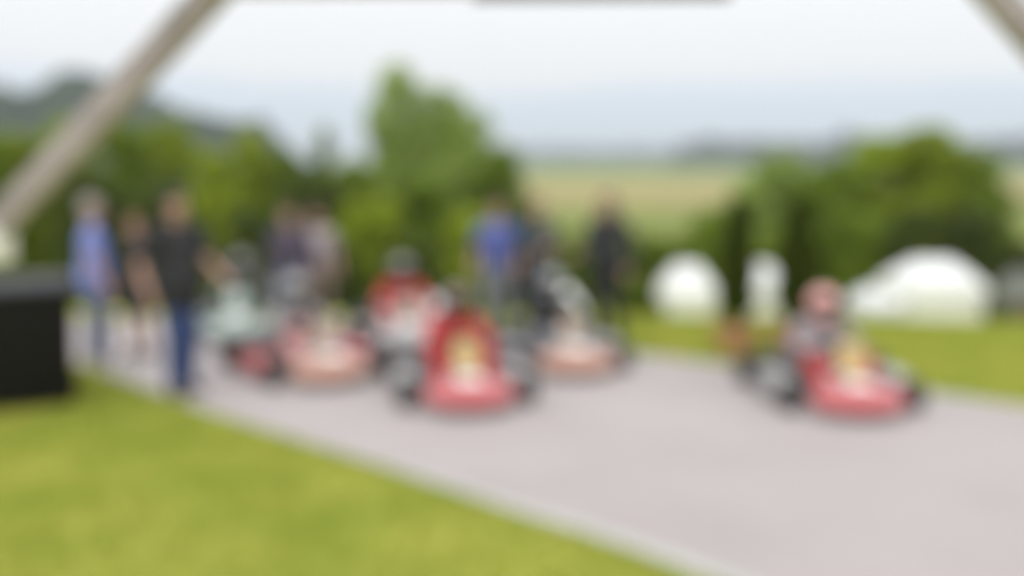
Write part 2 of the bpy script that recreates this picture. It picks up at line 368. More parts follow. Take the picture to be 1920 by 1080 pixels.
TL = [ # px, top, half width, depth, kind, variant, label
 (-60, 225, 95, 33, 1, 0, 'leafy tree at the far left end of the hedge'),
 (45, 240, 80, 36, 0, 1, 'yellow green tree behind the lower end of the left timber brace'),
 (130, 212, 80, 39, 0, 0, 'taller fresh green tree below the wooded hill crest'),
 (165, 305, 85, 31, 2, 1, 'dark bush behind the person in a light blue shirt'),
 (235, 220, 66, 36, 1, 2, 'mid green tree behind the upper part of the left timber brace'),
 (320, 222, 70, 38, 0, 2, 'fresh green tree above the person in blue jeans and black shirt'),
 (300, 330, 75, 31, 2, 0, 'dark bush directly behind the person in black shirt and jeans'),
 (405, 272, 64, 33, 0, 1, 'bright yellow green bush filling the dip in the hedge'),
 (480, 232, 58, 38, 0, 0, 'fresh green tree left of the sky notch in the hedge'),
 (535, 268, 55, 37, 1, 1, 'green tree at the sky notch above the two standing spectators'),
 (470, 390, 80, 29, 2, 2, 'deep green bush left of the two standing spectators'),
 (610, 232, 26, 38, 1, 2, 'slender pointed tree between sky notch and tallest tree'),
 (600, 312, 85, 33, 2, 0, 'dark bush below the slender pointed tree'),
 (665, 282, 52, 36, 1, 0, 'green tree at the left foot of the tallest tree'),
 (690, 365, 80, 30, 0, 2, 'yellow green bush below the tallest tree'),
 (738, 108, 66, 42, 3, 0, 'tallest grey green tree with its rounded top against the sky'),
 (818, 148, 88, 41, 3, 1, 'second tallest grey green tree, right shoulder of the tallest'),
 (885, 190, 90, 40, 3, 2, 'broad grey green tree sloping down towards the wheat field'),
 (940, 262, 74, 37, 1, 1, 'last tree of the hedge beside the wheat field'),
 (790, 330, 85, 32, 1, 2, 'mid green bush in front of the second tallest tree'),
 (880, 385, 80, 30, 0, 1, 'olive bush behind the person in a bright blue shirt'),
 (780, 440, 80, 28, 2, 1, 'low dark bush behind the karts right of the tallest tree'),
 (615, 440, 70, 28, 2, 2, 'low dark bush behind the person in a pale shirt'),
 (975, 400, 50, 32, 2, 0, 'dark bush behind the person in a dark green top'),
]
for a in TL: tree('hedge_tree', *a, group=GL)
TR = [
 (1070, 432, 85, 32, 1, 1, 'low olive bush between the dark green top and the long haired person'),
 (1215, 428, 95, 31, 1, 0, 'low green bush right of the long haired person in black'),
 (1310, 428, 85, 32, 1, 1, 'low mid green bush left of the first potted thuja'),
  (1336, 392, 66, 33, 1, 2, 'rounded green bush left of the left potted thuja and above the low hedge'),
 (1398, 325, 78, 34, 3, 2, 'grey green bush just behind the left potted thuja'),
 (1470, 276, 95, 39, 3, 1, 'grey green tree above the gap between the potted thujas'),
 (1565, 286, 95, 37, 1, 0, 'mid green tree behind the right potted thuja'),
 (1650, 246, 100, 39, 0, 2, 'fresh green tree on the left half of the right hand crown'),
 (1738, 226, 108, 38, 0, 0, 'highest fresh green tree of the right hand group'),
 (1818, 272, 74, 37, 1, 1, 'green tree on the right shoulder of the right hand group'),
 (1868, 350, 66, 35, 1, 2, 'last bush of the right hand group beside the open field'),
 (1490, 405, 85, 31, 1, 0, 'mid green bush behind the two potted thujas'),
 (1600, 392, 80, 31, 1, 2, 'mid green bush left of the broad white tent'),
 (1710, 380, 85, 31, 2, 1, 'dark bush behind the ridge of the broad white tent'),
 (1815, 385, 80, 31, 2, 0, 'dark bush right of the broad white tent'),
 (1925, 450, 55, 33, 2, 2, 'low dark bush behind the grey tent at the right'),
]
for a in TR: tree('bush_tree', *a, group=GR)

# ------------------------------------------------------------------ white tents on the lower ground
def tent(px, pytop, width_px, Y, label, mroof=M_tent, mwall=None, ridge_f=.34, rz=0.0, eave=.9):
    wd = width_px/FPX*Y; x = gx(px, Y); zb = float(zt(x, Y)); ztop = at(px, pytop, Y).z; H = ztop-zb; he = H-eave
    r = empty('party_tent', (x, Y, zb), rz); tag(r, label, 'tent', 'white tents below the far verge')
    a = wd/2; b = a*.9; k = a*ridge_f
    bm = bmesh.new(); n = 9
    # roof: softly sagging hip
    rows = []
    for t in [0, .25, .5, .75, 1]:
        zz_ = he+(H-he)*(t**.82)
        X = a+(k-a)*t; Y_ = b*(1-t)+.04*t
        rows.append([bm.verts.new(p) for p in ((-X, -Y_, zz_), (X, -Y_, zz_), (X, Y_, zz_), (-X, Y_, zz_))])
    for r0, r1 in zip(rows, rows[1:]):
        for q in range(4): bm.faces.new((r0[q], r0[(q+1) % 4], r1[(q+1) % 4], r1[q]))
    bm.faces.new(rows[-1])
    obj('roof', bm, mroof, r, smooth=False)
    bm = bmesh.new()                                    # scalloped valance along the four eaves
    c = [(-a, -b), (a, -b), (a, b), (-a, b)]
    for q in range(4):
        p0, p1 = Vector((*c[q], 0)), Vector((*c[(q+1) % 4], 0)); prev = None
        for s in range(25):
            p = p0.lerp(p1, s/24)*1.004; d = .22+.07*abs(math.sin(s/24*math.pi*6))
            v = (bm.verts.new((p.x, p.y, he+.01)), bm.verts.new((p.x, p.y, he-d)))
            if prev: bm.faces.new((prev[0], v[0], v[1], prev[1]))
            prev = v
    obj('valance', bm, mroof, r, smooth=False)
    bm = bmesh.new()
    for s in range(31):                                 # gathered side wall on the near side
        pass
    if mwall is not None:
        prev = None
        for s in range(33):
            x_ = -a*.9+a*1.8*s/32; y_ = -b+.06+.03*math.sin(s*1.9)
            v = (bm.verts.new((x_, y_, he)), bm.verts.new((x_, y_, .03)))
            if prev: bm.faces.new((prev[0], v[0], v[1], prev[1]))
            prev = v
        obj('side_wall', bm, mwall, r, smooth=True)
    else: bm.free()
    for sx, sy in ((-1, -1), (1, -1), (1, 1), (-1, 1)):
        bm = bmesh.new(); bx(bm, (sx*(a-.05), sy*(b-.05), (he-.1)/2), (.05, .05, he-.1)); obj('leg', bm, M_steel, r, smooth=False)
    return r
tent(1752, 486, 152, 25, 'broad white party tent right of the kart with the pink helmeted driver', mwall=M_tent, eave=.62, ridge_f=.45)
tent(1650, 536, 96, 29, 'small white tent tucked behind the left side of the broad one', mwall=M_tent, eave=.5)
tent(1290, 494, 100, 26, 'white tent left of the left potted thuja', mwall=M_tent, eave=.7, ridge_f=.4)
tent(1432, 494, 72, 27, 'narrow white tent between the two potted thujas', mwall=M_tent, eave=.6)
tent(1922, 506, 84, 24, 'grey tent with brown side wall at the right end of the row', mroof=M_tentg, mwall=M_tarp, eave=.6)
tent(1040, 530, 105, 27, 'white tent behind the driver in the black suit and pale helmet', mwall=M_tent, eave=.6)
tent(795, 556, 110, 27, 'white tent behind the centre karts below the tallest tree', mwall=M_tent, eave=.6)

# ------------------------------------------------------------------ timber shelter round the camera
YS = 2.6
sh = empty('timber_pergola', (0, 0, 0)); tag(sh, 'weathered timber pergola with knee braces framing the view', 'pergola')
def beam(name, p, q, w_, h_, m, parent):
    p, q = Vector(p), Vector(q); d = q-p; a, b, c = frame_of(d)
    rot = Matrix((a, d.normalized(), b)).transposed(); bm = bmesh.new(); bx(bm, (p+q)/2, (w_, d.length, h_), rot, .006); return obj(name, bm, m, parent)
XL, XR = -1.62, 1.80; zb_ = 2.57
for x in (XL, XR):
    for y in (YS, -1.4): beam('post', (x, y, 0), (x, y, zb_-.06), .12, .12, M_wood, sh)
beam('header_beam', (XL-.3, YS, zb_+.005), (XR+.3, YS, zb_+.045), .10, .12, M_wood2, sh)
beam('rear_beam', (XL-.3, -1.4, zb_+.005), (XR+.3, -1.4, zb_+.045), .10, .12, M_wood2, sh)
beam('brace', (-1.575, YS, 1.675), (-.725, YS, 2.535), .07, .072, M_wood, sh)
beam('brace', (XR-.04, YS, 1.94), (1.17, YS, 2.555), .07, .072, M_wood, sh)
bm = bmesh.new(); bx(bm, (-1.355, YS-.005, 1.862), (.075, .10, .10), None, .01); obj('bracket', bm, M_white, sh)
beam('batten', (-.10, YS-.071, 2.508), (.54, YS-.071, 2.512), .035, .07, M_wood2, sh)
beam('batten', (-.76, YS-.071, 2.515), (-.11, YS-.071, 2.519), .035, .06, M_wood, sh)
for i in range(6):
    x = XL+.1+i*.6; beam('rafter', (x, YS+.15, zb_+.135+.02*i/5), (x, -1.55, zb_+.135+.02*i/5), .07, .11, M_wood, sh)

# ------------------------------------------------------------------ black wheeled bin
bn = empty('wheeled_bin', (-4.16, 8.42, 0), R(206)); tag(bn, 'tall black wheeled rubbish bin on the lawn at the left edge', 'bin')
def rsec(hx, hy0, hy1, z, r=.04):
    pts = []
    for cx_, cy_, a0 in ((hx-r, hy1-r, 0), (-hx+r, hy1-r, 90), (-hx+r, hy0+r, 180), (hx-r, hy0+r, 270)):
        for k in range(5): a = R(a0+22.5*k); pts.append((cx_+r*math.cos(a), cy_+r*math.sin(a), z))
    return pts
bm = bmesh.new(); loft(bm, [rsec(.335, -.30, .32, .03), rsec(.34, -.31, .33, .06), rsec(.365, -.33, .35, .93), rsec(.385, -.35, .37, .94), rsec(.385, -.35, .37, 1.0)]); obj('body', bm, M_black, bn)
bm = bmesh.new(); loft(bm, [rsec(.395, -.36, .39, 1.003), rsec(.40, -.365, .395, 1.03), rsec(.37, -.31, .33, 1.075, .06), rsec(.2, -.2, .2, 1.09, .06)]); obj('lid', bm, M_lid, bn)
for s in (-1, 1):
    bm = bmesh.new(); lathe(bm, [(.02, -.03), (.09, -.03), (.10, -.02), (.10, .02), (.09, .03), (.02, .03)], 20, 'X', (s*.36, -.30, .10)); obj('wheel', bm, M_tyre, bn)
bm = bmesh.new(); tube(bm, [(-.26, -.34, .97), (-.26, -.42, 1.0), (.26, -.42, 1.0), (.26, -.34, .97)], .014, 8); obj('handle', bm, M_black, bn)

# ------------------------------------------------------------------ potted thujas
def thuja(px, py_base, py_top, wpx, mpot, label):
    p = gpt(px, py_base); Y = p.y; x = p.x; H = at(px, py_top, Y).z; wd = wpx/FPX*Y
    r = empty('potted_thuja', (x, Y, 0)); tag(r, label, 'potted plant', 'columnar thujas in terracotta pots')
    bm = bmesh.new(); lathe(bm, [(.04, .0), (.17, 0), (.185, .03), (.225, .26), (.25, .265), (.255, .32), (.225, .325), (.215, .29), (.03, .285)], 28); obj('pot', bm, mpot, r)
    bm = bmesh.new(); lathe(bm, [(.02, .27), (.212, .288), (.19, .30), (.02, .305)], 20); obj('soil', bm, M_soil, r)
    bm = bmesh.new(); tube(bm, [(0, 0, .28), (.01, 0, .7), (0, .01, H*.8)], [.025, .018, .006], 8); obj('trunk', bm, M_bark, r)
    n = 5200; rr = np.random.default_rng(int(px)); h = rr.uniform(0, 1, n)**.9; a = rr.uniform(0, 6.283, n)
    prof = wd/2*np.clip(np.minimum((h+.06)*5, 1), 0, 1)*np.sqrt(np.clip(1-h**2.6, 0, 1))*(1+.14*np.sin(a*3+h*21))
    q = prof*rr.uniform(.35, 1.05, n)**.5; z = .36+(H-.36)*h*.985
    P = np.stack([np.cos(a)*q, np.sin(a)*q, z], -1); d = np.stack([np.cos(a)*.5, np.sin(a)*.5, np.full(n, .9)], -1)+rr.normal(0, .22, (n, 3)); d /= np.linalg.norm(d, axis=1)[:, None]
    sd_ = np.cross(d, rr.normal(size=(n, 3))); sd_ /= np.linalg.norm(sd_, axis=1)[:, None]; l = rr.uniform(.035, .075, n)[:, None]
    V = np.stack([P-d*l*.3, P+sd_*l*.3+d*l*.3, P+d*l, P-sd_*l*.3+d*l*.3], 1).reshape(-1, 3)
    npmesh('crown', V, np.arange(n*4).reshape(-1, 4), M_thuja, r)
thuja(1378, 664, 372, 64, M_terra, 'dark columnar thuja in an orange terracotta pot, left one of the pair')
thuja(1487, 668, 374, 66, M_terra2, 'dark columnar thuja in a reddish terracotta pot behind the pink helmeted driver')

# ------------------------------------------------------------------ karts
def kart(x, y, th, label, nose, pod, panel, seatm=M_seat, rim=M_rimb, tank=M_white):
    """x, y: middle of the front axle; th: heading, degrees from 'towards the camera' to the right. Local +y is forward, front axle at y = .55"""
    phi = R(180+th); c, s = math.cos(phi), math.sin(phi)
    ox, oy = x-(-s*.55), y-(c*.55)
    r = empty('racing_kart', (ox, oy, .012), phi); tag(r, label, 'kart', 'racing karts lined up on the track')
    bm = bmesh.new(); z = .075
    for sx in (-1, 1):
        tube(bm, [(sx*.30, -.62, z+.02), (sx*.30, -.2, z), (sx*.27, .2, z), (sx*.22, .5, z), (sx*.18, .78, z)], .016, 8)
        tube(bm, [(sx*.22, .5, z), (sx*.42, .55, z+.03)], .014, 8)
    for yy, hw in ((-.60, .30), (-.15, .30), (.25, .265), (.78, .18)): tube(bm, [(-hw, yy, z), (hw, yy, z)], .015, 8)
    obj('chassis', bm, M_frame, r)
    bm = bmesh.new(); loft(bm, [[(-.27, -.05, .05), (.27, -.05, .05), (.27, -.05, .056), (-.27, -.05, .056)], [(-.17, .80, .05), (.17, .80, .05), (.17, .80, .056), (-.17, .80, .056)]]); obj('floor_tray', bm, M_steel, r)
    bm = bmesh.new(); tube(bm, [(-.60, -.50, .14), (.60, -.50, .14)], .02, 10); obj('rear_axle', bm, M_steel, r)
    def wheel(cx_, cy_, rad, wd):
        h = wd/2; bm = bmesh.new()
        lathe(bm, [(rad*.50, -h*.8), (rad*.80, -h), (rad*.96, -h*.86), (rad, -h*.55), (rad, h*.55), (rad*.96, h*.86), (rad*.80, h), (rad*.50, h*.8)], 26, 'X', (cx_, cy_, rad))
        w_ = obj('wheel', bm, M_tyre, r)
        sgn = 1 if cx_ > 0 else -1
        bm = bmesh.new(); lathe(bm, [(.015, sgn*h*.55), (rad*.25, sgn*h*.60), (rad*.30, sgn*h*.35), (rad*.44, sgn*h*.40), (rad*.53, sgn*h*.86), (rad*.535, sgn*h*.70), (rad*.50, -sgn*h*.5), (.015, -sgn*h*.5)], 22, 'X', (cx_, cy_, rad)); obj('rim', bm, rim, w_)
    for sx in (-1, 1): wheel(sx*.58, -.50, .14, .20); wheel(sx*.52, .55, .128, .13)
    # rounded sections for nose and side pods
    def rs(cx_, hw, y_, z0, z1): return [(cx_-hw, y_, z0+.02), (cx_-hw*.9, y_, z0), (cx_+hw*.9, y_, z0), (cx_+hw, y_, z0+.02), (cx_+hw*.96, y_, z1-.03), (cx_+hw*.82, y_, z1), (cx_-hw*.82, y_, z1), (cx_-hw*.96, y_, z1-.03)]
    bm = bmesh.new()
    secs = []
    for i in range(13):
        u = -1+2*i/12; X = u*.37; k = abs(u)
        y0 = .60+.04*(1-k); y1 = .98-.20*k**2.4; zt__ = .27-.07*k; zl = .045+.01*k
        secs.append([(X, y0, zl+.03), (X, y0+.02, zl), (X, y1-.05, zl), (X, y1, zl+.05), (X, y1-.01, zl+.09), (X, (y0+y1)/2+.05, zt__-.05), (X, y0+.03, zt__), (X, y0, zt__-.02)])
    loft(bm, secs); obj('nose', bm, nose, r)
    bm = bmesh.new(); loft(bm, [[(-.09, .63, .276), (.09, .63, .276), (.09, .63, .282), (-.09, .63, .282)], [(-.10, .80, .243), (.10, .80, .243), (.10, .80, .249), (-.10, .80, .249)]]); obj('nose_badge', bm, M_white, r)
    bm = bmesh.new(); tube(bm, [(-.24, .78, .12), (-.20, .88, .12), (.20, .88, .12), (.24, .78, .12)], .012, 8); obj('front_bumper', bm, M_steel, r)
    for sx in (-1, 1):
        bm = bmesh.new(); cx_ = sx*.50
        loft(bm, [rs(cx_, .05, -.32, .09, .17), rs(cx_, .10, -.26, .06, .21), rs(cx_, .115, 0, .05, .23), rs(cx_, .105, .28, .05, .24), rs(cx_-sx*.01, .08, .38, .07, .22), rs(cx_-sx*.02, .04, .41, .10, .18)]); obj('side_pod', bm, pod, r)
    # number panel in front of the steering wheel
    bm = bmesh.new(); secs = []
    for hh, y_, hw in ((.30, .64, .08), (.33, .62, .10), (.44, .54, .11), (.52, .48, .095), (.55, .46, .06)):
        secs.append([(-hw, y_-.03, hh), (-hw*.5, y_, hh), (hw*.5, y_, hh), (hw, y_-.03, hh), (hw, y_-.045, hh-.01), (hw*.5, y_-.018, hh-.01), (-hw*.5, y_-.018, hh-.01), (-hw, y_-.045, hh-.01)])
    loft(bm, secs); obj('number_panel', bm, panel, r)
    bm = bmesh.new(); tube(bm, [(0, .62, .10), (0, .30, .44)], .012, 8); obj('steering_column', bm, M_steel, r)
    bm = bmesh.new(); rot = Euler((R(50), 0, 0)).to_matrix(); ring = [Vector((0, .28, .46))+rot @ Vector((.15*math.cos(t), .13*math.sin(t), 0)) for t in [2*math.pi*k/20 for k in range(21)]]
    tube(bm, ring, .014, 8); 
    for k in (2, 8, 15): tube(bm, [ring[k], Vector((0, .28, .46))], .009, 6)
    obj('steering_wheel', bm, M_black, r)
    bm = bmesh.new()                                   # bucket seat: shell with thickness
    prof = [(.02, .10), (-.02, .075), (-.16, .055), (-.28, .07), (-.37, .16), (-.43, .32), (-.47, .48)]
    A = []; B = []
    for i, (yy, zz_) in enumerate(prof):
        hw = [.12, .15, .18, .19, .195, .185, .15][i]; lip = [.05, .09, .15, .2, .17, .12, .05][i]
        row = []
        for u in (-1, -.9, -.55, 0, .55, .9, 1):
            up = lip*abs(u)**4; row.append(Vector((u*hw, yy+up*.45*(1 if i > 2 else .2), zz_+up*(1 if i < 4 else .35))))
        A.append(row)
    gv = [[bm.verts.new(p) for p in row] for row in A]
    for r0, r1 in zip(gv, gv[1:]):
        for k in range(6): bm.faces.new((r0[k], r0[k+1], r1[k+1], r1[k]))
    bmesh.ops.solidify(bm, geom=bm.faces[:], thickness=.012)
    obj('seat', bm, seatm, r)
    bm = bmesh.new(); bx(bm, (.33, -.27, .20), (.17, .20, .20), None, .02)        # engine with finned head
    for k in range(5): bx(bm, (.33, -.27+.0, .305+.018*k), (.15-.008*k, .15, .008))
    obj('engine', bm, M_frame, r)
    bm = bmesh.new(); tube(bm, [(.33, -.37, .24), (.34, -.48, .26), (.30, -.62, .24), (.05, -.66, .22)], [.03, .035, .05, .045], 10); obj('exhaust', bm, M_steel, r)
    bm = bmesh.new(); bx(bm, (0, .16, .14), (.22, .17, .15), None, .03); obj('fuel_tank', bm, tank, r)
    bm = bmesh.new(); tube(bm, [(-.62, -.70, .15), (-.45, -.74, .15), (.45, -.74, .15), (.62, -.70, .15)], .045, 10); obj('rear_bumper', bm, M_black, r)
    return r, (ox, oy, phi)

def mm(name, c, rough=.8): return mat('cloth_'+name, c, rough, var=.08, scale=14, bump=.15)
def hand(bm, wrist, d, nrm, side, curl=.5, sc_=1.0, rf=.0095):
    """palm, four unequal curling fingers and a thumb leaving the side of the palm"""
    d = Vector(d).normalized(); nrm = Vector(nrm); nrm = (nrm-d*nrm.dot(d)).normalized(); a = d.cross(nrm)*side
    wrist = Vector(wrist); rot = Matrix((a, d, nrm)).transposed()
    ell(bm, wrist+d*.05*sc_, (.041*sc_, .055*sc_, .017*sc_), rot)
    for k, (o_, l) in enumerate(((-.031, .060), (-.011, .074), (.011, .078), (.031, .070))):
        p = wrist+d*.09*sc_+a*o_*sc_; ang = 0; dd = d.copy()
        for j, f in enumerate((.45, .32, .23)):
            ang += curl*(.5+.25*j); dd = d*math.cos(ang)+nrm*math.sin(ang); q = p+dd*l*f*sc_*1.1; capsule(bm, p, q, rf*(1-.1*j), rf*(.93-.1*j), 8); p = q
    p = wrist+d*.025*sc_+a*.033*sc_; q = p+(d*.7+a*.6+nrm*.35).normalized()*.042*sc_; capsule(bm, p, q, .0125, .011, 8); capsule(bm, q, q+(d*.9+a*.1+nrm*.5).normalized()*.032*sc_, .011, .009, 8)

def driver(kpos, label, suit, legs, helmet, gloves, visor=M_black, turn=0.0, lean=0.0):
    ox, oy, phi = kpos
    r = empty('person', (ox, oy, .012), phi); tag(r, label, 'person', 'kart drivers seated in their karts')
    hd = Vector((0, -.20+lean, .765))
    # one continuous body: torso, neck, head, arms and legs
    def body(bm, g, part):
        if part in ('all', 'top'):
            ell(bm, (0, -.235, .19), (.165+g, .13+g, .12+g)); ell(bm, (0, -.285, .34), (.155+g, .115+g, .16+g)); ell(bm, (0, -.285+lean*.5, .49), (.18+g, .115+g, .15+g))
            for s in (-1, 1):
                sh_ = Vector((s*.185, -.265+lean*.6, .565)); el = Vector((s*.285, -.02, .40)); wr = Vector((s*.165, .205, .465))
                capsule(bm, (s*.08, -.275+lean*.5, .58), sh_, .065+g, .062+g); capsule(bm, sh_, el, .056+g, .046+g); capsule(bm, el, wr, .046+g, .033+g)
            capsule(bm, (0, -.26+lean*.7, .58), (0, -.225+lean*.9, .67), .062+g, .06+g)
        if part in ('all', 'legs'):
            for s in (-1, 1):
                hp, kn, an, toe = Vector((s*.095, -.20, .175)), Vector((s*.235, .22, .335)), Vector((s*.17, .555, .125)), Vector((s*.165, .66, .20))
                capsule(bm, hp, kn, .088+g, .064+g); capsule(bm, kn, an, .06+g, .042+g)
    bm = bmesh.new(); body(bm, -.006, 'all'); ell(bm, hd, (.075, .095, .11))
    for s in (-1, 1): capsule(bm, (s*.17, .555, .125), (s*.165, .66, .20), .034, .028)
    b = link('body', fuse(bm, .013), M_skin, r)
    bm = bmesh.new(); body(bm, .008, 'top'); link('racing_suit_top', fuse(bm, .013, 5), suit, r)
    bm = bmesh.new(); body(bm, .008, 'legs'); ell(bm, (0, -.225, .185), (.17, .14, .115)); link('racing_suit_trousers', fuse(bm, .013, 5), legs, r)
    for s in (-1, 1):
        bm = bmesh.new(); hand(bm, (s*.165, .205, .465), (-s*.12, .8, .38), (-s*.9, .2, -.1), -s, .75, .95, .0125); link('glove', fuse(bm, .0075, 2), gloves, r)
        bm = bmesh.new(); capsule(bm, (s*.17, .545, .105), (s*.168, .60, .14), .045, .042); capsule(bm, (s*.168, .60, .14), (s*.165, .665, .215), .042, .034); capsule(bm, (s*.17, .555, .13), (s*.178, .51, .165), .048, .05); link('boot', fuse(bm, .012, 4), M_black, r)
    hr = Euler((R(-6), 0, R(turn))).to_matrix()
    bm = bmesh.new(); ell(bm, hd+Vector((0, -.005, .018)), (.130, .152, .142), hr, 28, 20); ell(bm, hd+hr @ Vector((0, .058, -.070)), (.092, .078, .062), hr)
    h = link('helmet', fuse(bm, .0085, 3), helmet, r)
    bm = bmesh.new(); secs = []
    for k in range(13):
        a_ = R(-72+12*k); sx_, cy_ = math.sin(a_), math.cos(a_)
        sec = []
        for rr_, z_ in ((1.0, .05), (1.035, .045), (1.06, .0), (1.05, -.035), (1.0, -.04)):
            k2 = math.sqrt(max(.0, 1-((z_)/.165)**2)); sec.append(hd+Vector((0, -.005, .018))+hr @ Vector((.130*rr_*k2*sx_, .152*rr_*k2*cy_, z_)))
        secs.append(sec)
    loft(bm, secs); obj('visor', bm, visor, h)
    return r

k1, kp1 = kart(-.38, 8.30, 10, 'red nosed kart with red suited driver in the centre of the track', M_red, M_grey, M_yellow)
k2, kp2 = kart(2.83, 8.12, 2, 'red nosed kart alone on the right below the potted thujas', M_red, M_grey, M_yellow)
k3, kp3 = kart(-1.77, 9.28, 33, 'orange nosed kart with red side pods left of the centre kart', M_orange, M_red, M_beige)
k4, kp4 = kart(.60, 9.66, 14, 'orange nosed kart with grey side pods behind the centre kart on its right', M_orange, M_grey, M_beige)
k5, kp5 = kart(-1.15, 11.0, 12, 'grey kart half hidden behind the centre red kart', M_grey, M_brown, M_beige)
k6, kp6 = kart(-3.24, 11.6, 10, 'mint green kart at the back beside the person in jeans', M_mint, M_mint, M_mint)
Cred = mm('red', (.46, .045, .045)); Cpink = mm('pale_red', (.60, .30, .29)); Cmauve = mm('mauve_grey', (.30, .26, .27)); Cgrey = mm('grey', (.22, .22, .23)); Cblk = mm('black', (.018, .018, .020)); Cwht = mm('white', (.25, .235, .235))
Hred = mat('helmet_red', (.62, .12, .12), .25, coat=.6, var=.05); Hpink = mat('helmet_pink', (.70, .33, .31), .25, coat=.6, var=.05); Hwht = mat('helmet_white', (.29, .285, .28), .25, coat=.6, var=.03); Hbrn = mat('helmet_brown', (.15, .085, .07), .3, coat=.5, var=.05); Hgry = mat('helmet_grey', (.18, .16, .165), .3, coat=.5, var=.05)
driver(kp1, 'driver in red suit and dark brown helmet in the centre kart', Cred, Cred, Hbrn, Cblk)
driver(kp2, 'driver in pink helmet, mauve grey suit top and red trousers', Cmauve, Cred, Hpink, Cwht, turn=18)
driver(kp3, 'driver in grey suit top and pale red trousers in the left orange kart', Cwht, Cpink, Hwht, Cred)
driver(kp4, 'driver in black suit and pale grey helmet in the orange kart behind', Cblk, Cgrey, Hwht, Cblk)
driver(kp5, 'driver in red suit top and grey helmet half hidden behind the centre kart', Cred, Cpink, Hgry, Cwht)
Cgg = mm('grey_green', (.09, .11, .09))
driver(kp6, 'driver in grey green suit in the mint green kart at the back', Cgg, Cgg, Hgry, Cblk)

